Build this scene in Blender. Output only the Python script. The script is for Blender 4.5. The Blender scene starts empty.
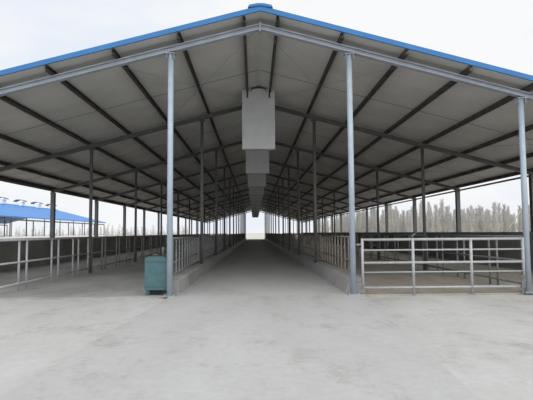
import bpy, bmesh, math, random
from mathutils import Vector, Matrix
random.seed(7)
scene = bpy.context.scene
COL = scene.collection

# ------------------------------------------------------------------ measures (metres)
BAY, NB = 7.2, 14
LEN = BAY * NB
AX, MX, EX = 2.22, 6.525, 10.92          # aisle, pen and eave post lines
SL = 0.261                                # roof slope
ZR0, ZR1, ZU = 6.565, 6.71, 6.86           # rafter bottom / top, roof underside at the ridge
OH, RX = 0.42, 11.15                      # front overhang, roof half width
PUR = [0.41 + 1.565 * k for k in range(7)] + [10.95]
ORD = ['first', 'second', 'third', 'fourth', 'fifth', 'sixth', 'seventh', 'eighth', 'ninth', 'tenth',
       'eleventh', 'twelfth', 'thirteenth', 'fourteenth', 'fifteenth']

# ------------------------------------------------------------------ materials
def mat(name, col, rough=.7, metal=0., noise=0., nscale=4., bump=0., bscale=30., col2=None, spec=.3, detail=6):
    m = bpy.data.materials.new(name); m.use_nodes = True
    nt = m.node_tree; b = nt.nodes['Principled BSDF']
    b.inputs['Roughness'].default_value = rough
    b.inputs['Metallic'].default_value = metal
    b.inputs['Specular IOR Level'].default_value = spec
    b.inputs['Base Color'].default_value = (*col, 1)
    tc = nt.nodes.new('ShaderNodeTexCoord')
    if noise or col2:
        n = nt.nodes.new('ShaderNodeTexNoise'); n.inputs['Scale'].default_value = nscale
        n.inputs['Detail'].default_value = detail; n.inputs['Roughness'].default_value = .6
        nt.links.new(tc.outputs['Object'], n.inputs['Vector'])
        r = nt.nodes.new('ShaderNodeValToRGB')
        r.color_ramp.elements[0].position = .35; r.color_ramp.elements[1].position = .65
        lo = col2 if col2 else tuple(c * (1 - noise) for c in col)
        hi = col if col2 else tuple(min(1, c * (1 + noise)) for c in col)
        r.color_ramp.elements[0].color = (*lo, 1); r.color_ramp.elements[1].color = (*hi, 1)
        nt.links.new(n.outputs['Fac'], r.inputs['Fac']); nt.links.new(r.outputs['Color'], b.inputs['Base Color'])
    if bump:
        n2 = nt.nodes.new('ShaderNodeTexNoise'); n2.inputs['Scale'].default_value = bscale; n2.inputs['Detail'].default_value = 4
        nt.links.new(tc.outputs['Object'], n2.inputs['Vector'])
        bp = nt.nodes.new('ShaderNodeBump'); bp.inputs['Strength'].default_value = bump; bp.inputs['Distance'].default_value = .02
        nt.links.new(n2.outputs['Fac'], bp.inputs['Height']); nt.links.new(bp.outputs['Normal'], b.inputs['Normal'])
    return m

def concrete(name, base, stain, dirt, patch_scale=.35, dirt_amt=.5):
    m = bpy.data.materials.new(name); m.use_nodes = True
    nt = m.node_tree; b = nt.nodes['Principled BSDF']
    b.inputs['Roughness'].default_value = .9; b.inputs['Specular IOR Level'].default_value = .2
    tc = nt.nodes.new('ShaderNodeTexCoord')
    def noise(scale, detail=6, rough=.6, sx=1, sy=1):
        mp = nt.nodes.new('ShaderNodeMapping'); mp.inputs['Scale'].default_value = (sx, sy, 1)
        nt.links.new(tc.outputs['Object'], mp.inputs['Vector'])
        n = nt.nodes.new('ShaderNodeTexNoise'); n.inputs['Scale'].default_value = scale
        n.inputs['Detail'].default_value = detail; n.inputs['Roughness'].default_value = rough
        nt.links.new(mp.outputs['Vector'], n.inputs['Vector']); return n
    def ramp(n, a, bb, ca=(0, 0, 0), cb=(1, 1, 1)):
        r = nt.nodes.new('ShaderNodeValToRGB'); r.color_ramp.elements[0].position = a; r.color_ramp.elements[1].position = bb
        r.color_ramp.elements[0].color = (*ca, 1); r.color_ramp.elements[1].color = (*cb, 1)
        nt.links.new(n.outputs['Fac'], r.inputs['Fac']); return r
    def mix(fac, a, bb):
        x = nt.nodes.new('ShaderNodeMix'); x.data_type = 'RGBA'
        nt.links.new(fac, x.inputs[0])
        for s, v in ((6, a), (7, bb)):
            if isinstance(v, tuple): x.inputs[s].default_value = (*v, 1)
            else: nt.links.new(v, x.inputs[s])
        return x.outputs[2]
    c = mix(ramp(noise(patch_scale, 8, .62, 1.6, .7), .35, .68).outputs['Color'], base, stain)
    sp = ramp(noise(1.1, 11, .8, 1, .6), .52, .70, (0, 0, 0), (dirt_amt,) * 3)
    c = mix(sp.outputs['Color'], c, dirt)
    fine = ramp(noise(7, 9, .8), .32, .7, (.90,) * 3, (1.06,) * 3)
    mm = nt.nodes.new('ShaderNodeMix'); mm.data_type = 'RGBA'; mm.blend_type = 'MULTIPLY'; mm.inputs[0].default_value = 1
    nt.links.new(c, mm.inputs[6]); nt.links.new(fine.outputs['Color'], mm.inputs[7])
    nt.links.new(mm.outputs[2], b.inputs['Base Color'])
    bp = nt.nodes.new('ShaderNodeBump'); bp.inputs['Strength'].default_value = .2; bp.inputs['Distance'].default_value = .012
    nt.links.new(noise(9, 8, .7).outputs['Fac'], bp.inputs['Height']); nt.links.new(bp.outputs['Normal'], b.inputs['Normal'])
    return m

def panel_mat():
    m = mat('roof_panel', (.50, .50, .475), .6, spec=.25)
    nt = m.node_tree; b = nt.nodes['Principled BSDF']
    tc = nt.nodes.new('ShaderNodeTexCoord'); sep = nt.nodes.new('ShaderNodeSeparateXYZ')
    nt.links.new(tc.outputs['Object'], sep.inputs[0])
    def math_(op, a, v=None):
        n = nt.nodes.new('ShaderNodeMath'); n.operation = op
        if hasattr(a, 'links'): nt.links.new(a, n.inputs[0])
        else: n.inputs[0].default_value = a
        if v is not None: n.inputs[1].default_value = v
        return n.outputs[0]
    fr = math_('FRACT', math_('DIVIDE', sep.outputs['Y'], 0.95))
    seam = math_('LESS_THAN', fr, .022)
    n = nt.nodes.new('ShaderNodeTexNoise'); n.inputs['Scale'].default_value = .8; n.inputs['Detail'].default_value = 6
    nt.links.new(tc.outputs['Object'], n.inputs['Vector'])
    r = nt.nodes.new('ShaderNodeValToRGB'); r.color_ramp.elements[0].position = .3; r.color_ramp.elements[1].position = .7
    r.color_ramp.elements[0].color = (.48, .475, .455, 1); r.color_ramp.elements[1].color = (.58, .575, .555, 1)
    nt.links.new(n.outputs['Fac'], r.inputs['Fac'])
    x = nt.nodes.new('ShaderNodeMix'); x.data_type = 'RGBA'
    nt.links.new(seam, x.inputs[0]); nt.links.new(r.outputs['Color'], x.inputs[6]); x.inputs[7].default_value = (.44, .44, .42, 1)
    nt.links.new(x.outputs[2], b.inputs['Base Color'])
    return m

M = dict(
    panel=panel_mat(),
    blue=mat('blue_sheet', (.045, .205, .52), .45, noise=.08, nscale=1.5),
    fascia=mat('shaded_blue_sheet', (.032, .15, .36), .5, noise=.08, nscale=1.5),  # darker copy of the roof blue, upright-face shade put into the colour
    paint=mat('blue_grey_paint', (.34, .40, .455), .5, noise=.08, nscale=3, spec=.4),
    steel=mat('shaded_frame_steel', (.112, .112, .106), .6, noise=.15, nscale=2),  # frame behind the front row: shade under the roof put into the colour
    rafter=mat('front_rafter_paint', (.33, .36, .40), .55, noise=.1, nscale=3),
    rod=mat('grey_rod', (.26, .26, .25), .6, noise=.1),
    purlin=mat('dark_purlin', (.066, .061, .054), .7, noise=.25, nscale=3),
    plate=mat('bolted_plate', (.30, .31, .32), .5, noise=.2, nscale=12),
    galv=mat('galvanised_pipe', (.36, .365, .365), .5, metal=.0, noise=.12, nscale=8, spec=.5),
    dull=mat('dull_pipe', (.17, .173, .168), .6, noise=.2, nscale=8),
    rust=mat('rusty_pipe', (.20, .18, .15), .75, noise=.3, nscale=9),
    shaft=mat('white_shaft_sheet', (.47, .48, .48), .5, noise=.06, nscale=2),
    wall=concrete('dark_render', (.25, .245, .22), (.17, .168, .15), (.075, .07, .06), 1.2),
    coping=mat('pale_coping', (.78, .78, .76), .8, noise=.1, nscale=3),
    road=concrete('aisle_concrete', (.435, .428, .41), (.37, .362, .343), (.235, .215, .185), .3, .65),
    apron=concrete('apron_concrete', (.475, .465, .445), (.40, .39, .365), (.275, .245, .20), .35, .75),
    kerb=concrete('kerb_concrete', (.35, .345, .33), (.26, .255, .24), (.15, .145, .135), .8, .5),
    penl=concrete('pen_concrete', (.40, .39, .365), (.25, .245, .23), (.17, .16, .145), .30, .6),
    penr=concrete('pen_dung', (.39, .35, .295), (.28, .25, .205), (.17, .145, .115), .5, .7),
    field=mat('dry_field', (.56, .525, .46), .95, col2=(.46, .435, .375), nscale=.2),
    teal=mat('teal_paint', (.055, .125, .135), .5, noise=.14, nscale=5, spec=.4),
    tealdark=mat('teal_lid', (.05, .105, .112), .5, noise=.1, nscale=6),
    dark=mat('black_rubber', (.02, .02, .022), .7),
    bark=mat('hazed_bark', (.55, .53, .49), .9, noise=.2, nscale=3),  # bark lightened, haze over the distant grove put into its colour
    twig=mat('pink_grey_twig', (.50, .46, .44), .9, noise=.2, nscale=3),
    timber=mat('weathered_timber', (.30, .27, .23), .9, noise=.25, nscale=4),
    ventcap=mat('grey_vent_cap', (.20, .22, .24), .5),
    white=mat('white_vent_side', (.75, .77, .78), .5),
)

# ------------------------------------------------------------------ mesh building
class MB:
    def __init__(s): s.bm = bmesh.new()
    def box(s, x0, x1, y0, y1, z0, z1, bevel=0, seg=2):
        r = bmesh.ops.create_cube(s.bm, size=1)
        bmesh.ops.transform(s.bm, matrix=Matrix.Translation(((x0+x1)/2, (y0+y1)/2, (z0+z1)/2)) @
                            Matrix.Diagonal((x1-x0, y1-y0, z1-z0, 1)), verts=r['verts'])
        if bevel:
            ed = list({e for v in r['verts'] for e in v.link_edges})
            bmesh.ops.bevel(s.bm, geom=ed, offset=bevel, segments=seg, affect='EDGES', profile=.5)
        return s
    def bar(s, a, b, w, h, up=(0, 0, 1)):
        a, b = Vector(a), Vector(b); d = (b-a); L = d.length; d.normalize()
        side = d.cross(Vector(up)).normalized(); u = side.cross(d)
        q = [a+side*(i*w/2)+u*(j*h/2) for i, j in ((-1, -1), (1, -1), (1, 1), (-1, 1))]
        p = [s.bm.verts.new(v) for v in q] + [s.bm.verts.new(v + d*L) for v in q]
        for f in ((3, 2, 1, 0), (4, 5, 6, 7), (0, 1, 5, 4), (1, 2, 6, 5), (2, 3, 7, 6), (3, 0, 4, 7)): s.bm.faces.new([p[i] for i in f])
        return s
    def tube(s, pts, r, n=10, r2=None, cap=True):
        pts = [Vector(p) for p in pts]; rings = []
        for i, p in enumerate(pts):
            d = (pts[min(i+1, len(pts)-1)] - pts[max(i-1, 0)]).normalized()
            ref = Vector((0, 0, 1)) if abs(d.z) < .9 else Vector((1, 0, 0))
            a = d.cross(ref).normalized(); b = d.cross(a)
            rr = r if r2 is None else r + (r2-r)*i/(len(pts)-1)
            rings.append([s.bm.verts.new(p + a*rr*math.cos(2*math.pi*k/n) + b*rr*math.sin(2*math.pi*k/n)) for k in range(n)])
        for A, B in zip(rings, rings[1:]):
            for k in range(n):
                f = s.bm.faces.new((A[k], A[(k+1) % n], B[(k+1) % n], B[k])); f.smooth = True
        if cap: s.bm.faces.new(rings[0][::-1]); s.bm.faces.new(rings[-1])
        return s
    def prism(s, poly, y0, y1):                 # (x, z) outline swept along Y
        A = [s.bm.verts.new((x, y0, z)) for x, z in poly]; B = [s.bm.verts.new((x, y1, z)) for x, z in poly]
        n = len(poly); s.bm.faces.new(A); s.bm.faces.new(B[::-1])
        for k in range(n): s.bm.faces.new((A[k], B[k], B[(k+1) % n], A[(k+1) % n]))
        return s
    def poly(s, pts, z0, z1):                   # (x, y) outline extruded up
        A = [s.bm.verts.new((x, y, z0)) for x, y in pts]; B = [s.bm.verts.new((x, y, z1)) for x, y in pts]
        n = len(pts); s.bm.faces.new(A[::-1]); s.bm.faces.new(B)
        for k in range(n): s.bm.faces.new((A[k], A[(k+1) % n], B[(k+1) % n], B[k]))
        return s
    def mesh(s, name, m):
        bmesh.ops.recalc_face_normals(s.bm, faces=s.bm.faces)
        me = bpy.data.meshes.new(name); s.bm.to_mesh(me); s.bm.free(); me.materials.append(m); return me
    def build(s, name, m, parent=None, loc=(0, 0, 0)):
        o = bpy.data.objects.new(name, s.mesh(name, m)); COL.objects.link(o); o.location = loc
        if parent is not None: o.parent = parent
        return o

def tag(o, label=None, cat=None, group=None, kind=None):
    if label: o['label'] = label
    if cat: o['category'] = cat
    if group: o['group'] = group
    if kind: o['kind'] = kind
    return o
def empty(name, loc=(0, 0, 0), rz=0):
    o = bpy.data.objects.new(name, None); COL.objects.link(o); o.location = loc; o.rotation_euler.z = rz
    o.empty_display_size = .2; return o
def copy_tree(o, parent=None):
    kids = list(o.children); c = o.copy(); COL.objects.link(c)
    if parent is not None: c.parent = parent
    for k in kids: copy_tree(k, c)
    return c
def struct(o): return tag(o, kind='structure')
def side_name(s): return 'left' if s < 0 else 'right'

# ------------------------------------------------------------------ ground and floors
struct(MB().box(-900, 900, -40, 2200, -.4, -.12).build('ground', M['field']))
struct(MB().box(-24, 24, -26, -.02, -.3, -.05).build('floor_apron', M['apron']))
struct(MB().poly([(-2.2, -.02), (-2.62, -9), (-2.8, -26), (1.2, -26), (1.72, -9), (2.02, -5.4), (2.32, -1.2), (2.5, -.02)], -.28, 0)
       .build('floor_road', M['road']))
struct(MB().box(-2.2, 2.2, -.02, LEN+3, -.3, 0).build('floor', M['road']))
struct(MB().box(-EX-.1, -2.2, -.02, LEN, -.3, 0).build('floor_left', M['penl']))
struct(MB().box(2.2, EX+.1, -.02, LEN, -.3, 0).build('floor_right', M['penr']))
struct(MB().prism([(-2.05, 0), (-2.10, .30), (-2.15, .335), (-2.42, .335), (-2.44, 0)], .62, LEN).build('trim_1', M['kerb']))
struct(MB().prism([(2.06, 0), (2.18, .30), (2.26, .36), (2.55, .36), (2.57, 0)], .25, LEN).build('trim_2', M['kerb']))
# low walls along the two eaves
struct(MB().box(-EX+.14, -EX+.34, .3, LEN, 0, 1.33).build('wall_left', M['wall']))
struct(MB().box(EX-.34, EX-.14, .3, LEN, 0, 1.46).build('wall_right', M['wall']))

# ------------------------------------------------------------------ roof
T = .075
for s in (-1, 1):
    o = MB().prism([(0, ZU), (s*RX, ZU-SL*RX), (s*RX, ZU-SL*RX+T), (0, ZU+T)], -OH, LEN+OH).build('ceiling', M['panel'])
    struct(o)
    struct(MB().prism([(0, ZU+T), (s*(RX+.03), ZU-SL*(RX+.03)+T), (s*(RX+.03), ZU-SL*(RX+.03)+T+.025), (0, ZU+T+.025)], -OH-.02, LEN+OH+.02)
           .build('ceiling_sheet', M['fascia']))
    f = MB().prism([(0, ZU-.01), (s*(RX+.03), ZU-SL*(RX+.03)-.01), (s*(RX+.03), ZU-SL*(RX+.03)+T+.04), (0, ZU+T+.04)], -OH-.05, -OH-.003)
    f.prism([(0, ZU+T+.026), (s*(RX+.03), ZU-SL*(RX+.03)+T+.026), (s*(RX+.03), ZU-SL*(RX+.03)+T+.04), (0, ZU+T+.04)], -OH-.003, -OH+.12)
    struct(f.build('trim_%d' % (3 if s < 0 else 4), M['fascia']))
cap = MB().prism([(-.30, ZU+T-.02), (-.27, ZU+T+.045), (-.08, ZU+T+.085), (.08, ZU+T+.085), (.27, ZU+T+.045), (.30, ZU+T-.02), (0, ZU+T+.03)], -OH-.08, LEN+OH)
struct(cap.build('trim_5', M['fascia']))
# eave beams on top of the eave posts
for s in (-1, 1):
    zb = 3.80 if s < 0 else 3.70; xb = s*(EX+.13)
    o = MB().box(xb-.03, xb+.03, 0, LEN, zb, zb+.075).build('eave_beam', M['steel'])
    tag(o, 'dark steel eave beam along the open %s side of the barn' % side_name(s), 'beam')

def rafter_mesh(zb, zt, y):
    b = MB(); w = .16; tf = .025
    for s in (-1, 1):
        e = 11.05
        def band(z0, z1, hw):
            b.prism([(0, z0), (s*e, z0-SL*e), (s*e, z1-SL*e), (0, z1)], y-hw, y+hw)
        band(zb, zb+tf, w/2); band(zt-tf, zt, w/2); band(zb+tf, zt-tf, .008)
    return b
def rafter_plates(y, root, m):
    for sy in (-1, 1):
        MB().box(-.028, .028, y+sy*.045-.038, y+sy*.045+.038, ZR0-.05, ZR1+.035, .004, 1).build('splice_plate', m, root)
    for s in (-1, 1):
        for X in (AX, MX, EX):
            MB().box(s*X-.13, s*X+.13, y-.1, y+.1, ZR0-SL*X-.055, ZR0-SL*X-.035).build('seat_plate', m, root)
proto = None
for i in range(NB+1):
    where = ORD[i]
    r = empty('roof_rafter', (0, i*BAY, 0))
    if i == 0:
        rafter_mesh(ZR0, ZR1, 0).build('beam', M['rafter'], r); rafter_plates(0, r, M['plate'])
        tag(r, 'pale blue-grey front rafter spanning the whole barn just under the blue roof edge', 'rafter', 'roof rafters')
    else:
        if proto is None:
            proto = r; rafter_mesh(ZR0, ZR1, 0).build('beam', M['steel'], r); rafter_plates(0, r, M['steel'])
        else:
            for c in proto.children:
                d = c.copy(); COL.objects.link(d); d.parent = r
        tag(r, 'shade-toned steel roof rafter of the %s frame from the front' % where if i < NB else
            'shade-toned steel roof rafter at the far end of the barn', 'rafter', 'roof rafters')
for s in (-1, 1):
    for k, X in enumerate(PUR):
        zt = ZU - SL*X - .004; b = MB()
        zl = ZR1 - SL*X + .004
        b.box(s*X-.022, s*X-.012, -OH+.01, LEN+OH, zl, zt)
        b.box(s*X-.022, s*X+.05, -OH+.01, LEN+OH, zl-.0, zl+.012)
        b.box(s*X-.022, s*X+.05, -OH+.01, LEN+OH, zt-.022, zt-.010)
        b.box(s*X+.04, s*X+.05, -OH+.01, LEN+OH, zl, zl+.03)
        o = b.build('roof_purlin', M['purlin'])
        tag(o, 'dark steel purlin under the %s roof slope, %s' % (side_name(s), 'nearest the ridge' if k == 0 else
            '%s out from the ridge' % ORD[k] if k < 7 else 'lowest one by the eave'), 'purlin', 'roof purlins')
for i in range(NB):
    y = (i+.5)*BAY + .25
    for s in (-1, 1):
        o = MB().bar((s*.02, y, ZU-.008-SL*.02), (s*(RX-.1), y, ZU-.008-SL*(RX-.1)), .03, .012).build('sag_rod', M['rod'])
        tag(o, 'thin sag rod across the %s roof slope in the %s bay from the front' % (side_name(s), ORD[i]), 'rod', 'roof sag rods')
for i in (0, 1, 2, 3, 6, 10):
    for s in (-1, 1):
        r = empty('cross_brace', (0, i*BAY, 0))
        for x0, x1 in ((.05, 3.7), (7.3, 10.8)):
            for a, c in ((x0, x1), (x1, x0)):
                MB().tube([(s*a, .1, ZR1-.03-SL*a), (s*c, BAY-.1, ZR1-.03-SL*c)], .006, 5).build('rod', M['rod'], r)
        tag(r, 'thin crossed bracing rods under the %s roof slope, %s bay from the front' % (side_name(s), ORD[i]), 'brace', 'roof cross braces')

# ------------------------------------------------------------------ posts
def zpost(X): return ZR0 - SL*X - .055
def round_post(X, rad, m, plates):
    r = empty('steel_post')
    MB().tube([(0, 0, .0), (0, 0, zpost(X))], rad, 20).build('pipe', m, r)
    if plates:
        b = MB().box(-.15, .15, -.15, .15, 0, .018)
        for a in (-1, 1):
            for c in (-1, 1): b.tube([(a*.115, c*.115, .01), (a*.115, c*.115, .05)], .014, 6)
        b.build('base_plate', M['plate'], r)
        cb = MB()
        for a in (-1, 1): cb.box(a*.085-.006, a*.085+.006, -.09, .09, zpost(X)-.12, zpost(X))
        cb.build('cap_cleat', m, r)
    return r
pin = {}
for s in (-1, 1):
    for X, line in ((AX, 'along the %s edge of the aisle'), (MX, 'in the middle of the %s pens')):
        for i in range(NB+1):
            key = (X, i == 0)
            if key not in pin:
                o = pin[key] = round_post(X, .070 if i == 0 else .062, M['paint'] if i == 0 else M['steel'], i == 0)
            else: o = copy_tree(pin[key])
            o.location = (s*X, i*BAY, 0)
            if i == 0:
                lab = 'pale blue-grey round steel post at the front, ' + (line % side_name(s))
            else:
                lab = 'grey round steel post %s, %s' % (line % side_name(s), ('%s row from the front' % ORD[i]) if i < NB else 'at the far end')
            tag(o, lab, 'post', 'roof posts')
for s in (-1, 1):
    for i in range(NB+1):
        if s*i == 0 and i == 0 and ('e', 0) in pin and False: pass
        if 'e' not in pin:
            o = pin['e'] = empty('eave_post'); b = MB()
            w = .10
            b.box(-w, w, -w, -w+.02, 0, zpost(EX)+.055).box(-w, w, w-.02, w, 0, zpost(EX)+.055).box(-.012, .012, -w+.02, w-.02, 0, zpost(EX)+.055)
            b.build('column', M['steel'], o)
            MB().box(-.13, .13, -.13, .13, 1.45, 1.475).build('collar_plate', M['steel'], o)
        else: o = copy_tree(pin['e'])
        o.location = (s*EX, i*BAY, 0)
        tag(o, 'square grey steel post standing in the low %s wall, %s' % (side_name(s), 'at the front corner' if i == 0 else
            '%s from the front' % ORD[i] if i < NB else 'at the far corner'), 'post', 'eave posts')

# ------------------------------------------------------------------ feed barriers along the aisle
def barrier(L, m):
    r = empty('feed_barrier')
    MB().tube([(0, 0, 1.37), (0, L, 1.37)], .026, 8).build('top_rail', m, r)
    MB().tube([(0, 0, .74), (0, L, .74)], .018, 8).build('middle_rail', m, r)
    MB().tube([(0, 0, .43), (0, L, .43)], .024, 8).build('bottom_rail', m, r)
    n = 11
    for k in range(n):
        y = (k+.5)*L/n
        MB().tube([(0, y, .44), (0, y, 1.36)], .022, 8, cap=False).build('upright_bar', m, r)
    for y in (.05, L-.05):
        MB().tube([(0, y, .33), (0, y, 1.37)], .03, 8).build('end_leg', m, r)
    return r
for s in (-1, 1):
    first = None
    for i in range(NB):
        if i == 0: o = barrier(BAY-.95, M['rust'] if s > 0 else M['dull']); o.location = (s*(2.33 if s < 0 else 2.44), .82, 0)
        else:
            if first is None: first = barrier(BAY-.3, M['rust'] if s > 0 else M['dull']); o = first
            else: o = copy_tree(first)
            o.location = (s*(2.33 if s < 0 else 2.44), i*BAY+.15, 0)
        tag(o, 'barred pipe feed barrier on the %s aisle kerb, %s bay from the front' % (side_name(s), ORD[i]), 'fence', 'feed barriers beside the aisle')

# ------------------------------------------------------------------ pen fences on the middle post lines
def pen_fence(L, m):
    r = empty('pen_fence')
    for z, nm, rad in ((1.36, 'top_rail', .03), (.76, 'middle_rail', .026), (.19, 'bottom_rail', .028)):
        MB().tube([(0, 0, z), (0, L, z)], rad, 8).build(nm, m, r)
    for y in (.03, 1.3, 1.75, 3.42, 3.95, 5.22, 5.75, L-.03):
        MB().tube([(0, y, 0.0), (0, y, 1.36)], .03, 8).build('upright', m, r)
    return r
for s in (-1, 1):
    first = None
    for i in range(NB):
        if s < 0 and i == 0: o = pen_fence(BAY-.4, M['galv'])
        elif first is None: o = first = pen_fence(BAY-.4, M['dull'])
        else: o = copy_tree(first)
        o.location = (s*MX, i*BAY+.2, 0)
        tag(o, 'three-rail pipe fence inside the %s pens, %s bay from the front' % (side_name(s), ORD[i]), 'fence', 'pen fences')

# ------------------------------------------------------------------ front gate of the right pens
g = empty('pen_gate', (2.45, -.03, 0)); W = 3.96
MB().tube([(0, 0, 1.315), (W, 0, 1.315)], .032, 12).build('top_rail', M['galv'], g)
MB().tube([(0, 0, .755), (W, 0, .755)], .03, 12).build('middle_rail', M['galv'], g)
MB().tube([(0, 0, .155), (W, 0, .155)], .03, 12).build('bottom_rail', M['galv'], g)
MB().tube([(0, .01, 1.06), (W, .01, 1.06)], .021, 10).build('upper_thin_rail', M['galv'], g)
MB().tube([(0, .01, .525), (W, .01, .525)], .018, 10).build('lower_thin_rail', M['galv'], g)
for x in (0, W): MB().tube([(x, 0, .13), (x, 0, 1.345)], .034, 12).build('end_upright', M['galv'], g)
for x in (1.24, 2.67): MB().tube([(x, 0, -.0), (x, 0, 1.345)], .036, 12).build('upright', M['galv'], g)
for z in (.3, 1.2): MB().box(-.145, -.02, -.012, .012, z-.025, z+.025).tube([(-.02, 0, z-.06), (-.02, 0, z+.06)], .022, 8).build('hinge', M['dull'], g)
lt = MB().box(W-.09, W-.05, -.06, -.034, .0, .40).box(W-.13, W-.0, -.07, -.034, .37, .42).build('drop_bolt', M['dull'], g)
MB().tube([(1.18, 0, 1.34), (1.22, -.03, 1.42), (1.34, 0, 1.48), (1.28, .05, 1.41), (1.24, .03, 1.33)], .012, 6).build('wire_tie', M['dull'], g)
tag(g, 'galvanised five-rail pipe gate closing the front of the right-hand pen', 'gate')

# ------------------------------------------------------------------ teal tank beside the front left post
t = empty('storage_tank', (-2.585, .37, 0))
b = MB(); w, d = .265, .22
prof = []
for cx, cz, a0 in ((w-.07, .86, 0), (-w+.07, .86, 90)):
    for k in range(7):
        a = math.radians(a0+15*k); prof.append((cx+.07*math.cos(a), cz+.07*math.sin(a)))
prof = [(w, .13)] + prof + [(-w, .13)]
b.prism(prof, -d, d); b.build('body', M['teal'], t)
for z in (.2, .82): MB().box(-w-.006, w+.006, -d-.006, d+.006, z-.012, z+.012).build('band', M['tealdark'], t)
MB().box(-.2, .2, -.16, .16, .926, .945, .006, 1).build('lid', M['tealdark'], t)
MB().tube([(.13, -.02, .94), (.13, -.02, 1.17)], .018, 10).tube([(.13, -.02, 1.11), (.13, -.02, 1.135)], .03, 10).build('filler_pipe', M['dull'], t)
MB().tube([(-.12, 0, .94), (-.12, 0, .98), (.0, 0, .98), (.0, 0, .94)], .010, 8).build('handle', M['dull'], t)
for a in (-1, 1):
    for c in (-1, 1): MB().box(a*.2-.04, a*.2+.04, c*.16-.04, c*.16+.04, 0, .135, .008, 1).build('foot', M['dark'] if a > 0 else M['tealdark'], t)
MB().box(-.14, .16, -.12, .12, .05, .13).build('sump', M['dark'], t)
tag(t, 'teal metal tank with rounded shoulders beside the front post left of the aisle', 'tank')

# ------------------------------------------------------------------ ventilation shafts hanging from the ridge
def vent_box():
    r = empty('ventilation_box'); hw, dp, zb = .575, .10, 4.54; zt = ZU-SL*hw-.01
    for sx, nm in ((-1, 'side_panel'), (1, 'side_panel')):
        MB().box(sx*hw-.02, sx*hw+.02, -dp+.02, dp-.02, zb, zt-.02).build(nm, M['shaft'], r)
    for sy, nm in ((-1, 'front_panel'), (1, 'back_panel')):
        y = sy*dp
        b = MB().prism([(-hw-.02, zb), (hw+.02, zb), (hw+.02, zt-.006), (.38, zt+SL*(hw-.4)), (-.38, zt+SL*(hw-.4)), (-hw-.02, zt-.006)], y-.02, y+.02)
        if sy < 0:
            b.box(-hw+.12, -hw+.135, y-.028, y-.02, zb+.02, zt-.1)
        b.build(nm, M['shaft'], r)
    f = MB()
    for sx in (-1, 1): f.box(sx*hw-.035, sx*hw+.035, -dp-.02, dp+.02, zb-.03, zb)
    for sy in (-1, 1): f.box(-hw+.035, hw-.035, sy*dp-.02, sy*dp+.02, zb-.03, zb)
    f.build('bottom_frame', M['plate'], r)
    pts = [(.3*math.cos(math.radians(a)), -dp-.04, zt-.12+.2*math.sin(math.radians(a))) for a in range(15, 166, 15)]
    MB().tube(pts, .016, 6).build('hanger_hoop', M['purlin'], r)
    for sx in (-1, 1): MB().box(sx*.40-.03, sx*.40+.03, -dp-.045, -dp-.02, zt-.3, zt-.04).build('hanger_strap', M['purlin'], r)
    return r
vs = None
for i in range(12):
    if vs is None: o = vs = vent_box()
    else: o = copy_tree(vs)
    o.location = (0, i*BAY+5.7, 0)
    tag(o, 'tall flat white ventilation box hanging under the ridge, nearest the barn front' if i == 0 else
        'flat white ventilation box hanging under the ridge, %s from the front' % ORD[i], 'ventilation box', 'ventilation boxes under the ridge')

# ------------------------------------------------------------------ neighbouring blue-roofed barn
nb = empty('livestock_barn', (-45.4, 0, 0))
for s in (-1, 1):
    MB().prism([(0, ZU), (s*11.3, ZU-SL*11.3), (s*11.3, ZU-SL*11.3+.16), (0, ZU+.16)], 0, LEN).build('roof_slope', M['blue'], nb)
    MB().box(s*EX-.05, s*EX+.05, .2, LEN-.2, 3.5, 3.7).build('eave_beam', M['steel'], nb)
    MB().box(s*EX-.1, s*EX+.1, .2, LEN-.2, 0-.12, 1.2).build('low_wall', M['coping'], nb)
MB().prism([(-.3, ZU+.06), (0, ZU+.3), (.3, ZU+.06)], -.02, LEN+.02).build('ridge_cap', M['blue'], nb)
pm = MB().tube([(0, 0, -.12), (0, 0, 3.5)], .09, 8).mesh('post', M['steel'])
pmi = MB().tube([(0, 0, -.12), (0, 0, 5.1)], .08, 8).mesh('post', M['steel'])
for i in range(5, NB+1):
    for X, me in ((EX, pm), (-EX, pm), (MX, pmi), (-MX, pmi)):
        o = bpy.data.objects.new('post', me); COL.objects.link(o); o.parent = nb; o.location = (X, min(i*BAY, LEN-.3), 0)
    if i < NB:
        o = bpy.data.objects.new('rafter', bpy.data.meshes.new('rafter')); bpy.data.objects.remove(o)
vb = MB().box(-.62, .62, -.62, .62, 0, .75).mesh('ventilator', M['white'])
arc = [(1.0*math.cos(math.radians(a)), .80+.42*math.sin(math.radians(a))) for a in range(0, 181, 18)]
arc += [(.93*math.cos(math.radians(a)), .80+.36*math.sin(math.radians(a))) for a in range(180, -1, -18)]
vc = MB().prism(arc, -.8, .8).mesh('vent_cap', M['ventcap'])
for i in range(6, NB):
    o = bpy.data.objects.new('ventilator', vb); COL.objects.link(o); o.parent = nb; o.location = (0, i*BAY+4.2, ZU+.12)
    c = bpy.data.objects.new('vent_cap', vc); COL.objects.link(c); c.parent = o
tag(nb, 'neighbouring open-sided barn with bright blue roof and ridge ventilators, far left', 'barn')

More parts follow.
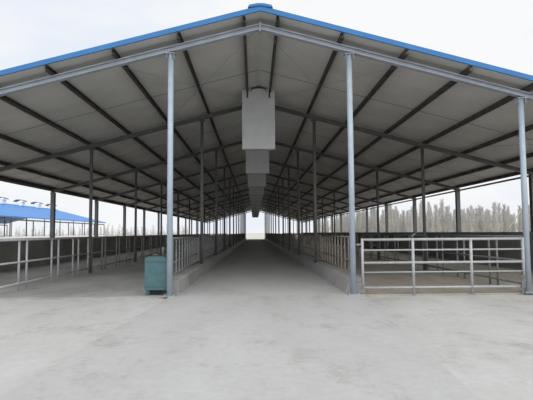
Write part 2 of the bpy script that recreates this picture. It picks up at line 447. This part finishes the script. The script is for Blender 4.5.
# ------------------------------------------------------------------ trees
def tree_mesh(seed, h, spread, m, nb_, steep):
    R = random.Random(seed); b = MB()
    lean = Vector((R.uniform(-.04, .04), R.uniform(-.04, .04), 1))
    top = lean*h
    b.tube([(0, 0, 0), lean*h*.35, lean*h*.7, top], .07*h/8+.02, 5, .012, cap=False)
    for k in range(nb_):
        t = R.uniform(.12, .95); p = lean*h*t; a = R.uniform(0, 6.283); L = (1-t*.75)*h*spread*R.uniform(.6, 1.2)
        d = Vector((math.cos(a), math.sin(a), steep*R.uniform(.7, 1.3))).normalized()
        e = p + d*L + Vector((0, 0, .1*L))
        b.tube([p, p+d*L*.5, e], .022, 3, .009, cap=False)
        for q in range(3):
            u = R.uniform(.3, .9); s0 = p+d*L*u; a2 = a+R.uniform(-1.1, 1.1)
            d2 = Vector((math.cos(a2), math.sin(a2), steep*R.uniform(.8, 1.6))).normalized()
            b.tube([s0, s0+d2*L*.45*R.uniform(.6, 1.1)], .012, 3, .006, cap=False)
    return b.mesh('bare_tree', m)
TREES = [tree_mesh(11+k, 5.3+.2*k, .25, M['bark'], 300, 1.8) for k in range(6)]
BUSH = [tree_mesh(40+k, 4.2+.4*k, .30, M['twig'], 60, 1.0) for k in range(5)]
R = random.Random(5)
camx, camy = -.17, -11.9
SPOTS = []
def place(me, x, y, sc, label, group, name='bare_tree', cat='tree'):
    o = bpy.data.objects.new(name, me); COL.objects.link(o)
    o.location = (x, y, -.12); o.rotation_euler.z = R.uniform(0, 6.28); o.scale = (sc,)*3
    tag(o, label, cat, group)
def scatter(n, d0, d1, p0, p1, gap, fn):
    k = tries = 0
    while k < n and tries < 60000:
        tries += 1
        d = d0+(d1-d0)*R.random(); px = R.uniform(p0, p1)
        x = camx + (px-254.5)/488*d; y = camy + d
        if abs(x) < 17 or (-60 < x < -30 and y < LEN+4): continue
        if any((x-a)**2+(y-c)**2 < gap*gap for a, c in SPOTS): continue
        SPOTS.append((x, y)); fn(x, y); k += 1
scatter(296, 68, 140, 298, 556, 1.75, lambda x, y: place(R.choice(TREES), x, y, R.uniform(.85, 1.05),
        'thin bare haze-paled poplar in the dense grove beyond the right wall', 'bare poplars beyond the right wall'))
scatter(170, 122, 178, -40, 190, 1.3, lambda x, y: place(R.choice(BUSH), x, y, R.uniform(.4, .8),
        'low bare grey bush beyond the blue-roofed barn on the left', 'bare bushes on the left', 'bare_bush', 'bush'))
o = MB().tube([(18.2, 25.6, -.12), (21.0, 26.2, 3.2)], .06, 8, .04).build('leaning_pole', M['timber'])
tag(o, 'pale leaning timber pole outside the right wall, in front of the bare grove', 'pole')

# ------------------------------------------------------------------ sky
w = bpy.data.worlds.new('World'); scene.world = w; w.use_nodes = True
nt = w.node_tree; bg = nt.nodes['Background']
tc = nt.nodes.new('ShaderNodeTexCoord')
mp = nt.nodes.new('ShaderNodeMapping'); mp.inputs['Scale'].default_value = (1, 1, 2.2); mp.inputs['Location'].default_value = (.35, .1, .4)
nt.links.new(tc.outputs['Generated'], mp.inputs['Vector'])
n = nt.nodes.new('ShaderNodeTexNoise'); n.inputs['Scale'].default_value = 2.6; n.inputs['Detail'].default_value = 7; n.inputs['Roughness'].default_value = .55
nt.links.new(mp.outputs['Vector'], n.inputs['Vector'])
r = nt.nodes.new('ShaderNodeValToRGB'); r.color_ramp.elements[0].position = .36; r.color_ramp.elements[1].position = .56
r.color_ramp.elements[0].color = (.80, .86, .95, 1); r.color_ramp.elements[1].color = (.95, .955, .965, 1)
nt.links.new(n.outputs['Fac'], r.inputs['Fac']); nt.links.new(r.outputs['Color'], bg.inputs['Color'])
# veiled sun: a broad bright patch of cloud high up behind the camera
sd = Vector((.25, -.72, .65)).normalized()
dp = nt.nodes.new('ShaderNodeVectorMath'); dp.operation = 'DOT_PRODUCT'; dp.inputs[1].default_value = sd
nt.links.new(tc.outputs['Generated'], dp.inputs[0])
mr = nt.nodes.new('ShaderNodeMapRange'); mr.interpolation_type = 'SMOOTHSTEP'
mr.inputs['From Min'].default_value = .15; mr.inputs['From Max'].default_value = 1.0
mr.inputs['To Min'].default_value = 1.0; mr.inputs['To Max'].default_value = 2.5
nt.links.new(dp.outputs['Value'], mr.inputs['Value']); nt.links.new(mr.outputs['Result'], bg.inputs['Strength'])

# ------------------------------------------------------------------ camera
cam = bpy.data.cameras.new('Camera'); co = bpy.data.objects.new('Camera', cam); COL.objects.link(co)
yaw, pit, rol = .0249, .0666, -.0073
fwd = Vector((math.sin(yaw)*math.cos(pit), math.cos(yaw)*math.cos(pit), math.sin(pit)))
rt = Vector((math.cos(yaw), -math.sin(yaw), 0)); up = rt.cross(fwd)
r2 = rt*math.cos(rol)+up*math.sin(rol); u2 = up*math.cos(rol)-rt*math.sin(rol)
mtx = Matrix((r2, u2, -fwd)).transposed().to_4x4(); mtx.translation = Vector((-.169, -11.905, 1.508))
co.matrix_world = mtx
cam.sensor_width = 36; cam.lens = 488.2*36/533; cam.clip_end = 2000; cam.clip_start = .05
scene.camera = co
vs_ = scene.view_settings
vs_.view_transform = 'Standard'; vs_.look = 'None'; vs_.gamma = 1; vs_.use_curve_mapping = False; vs_.exposure = 0
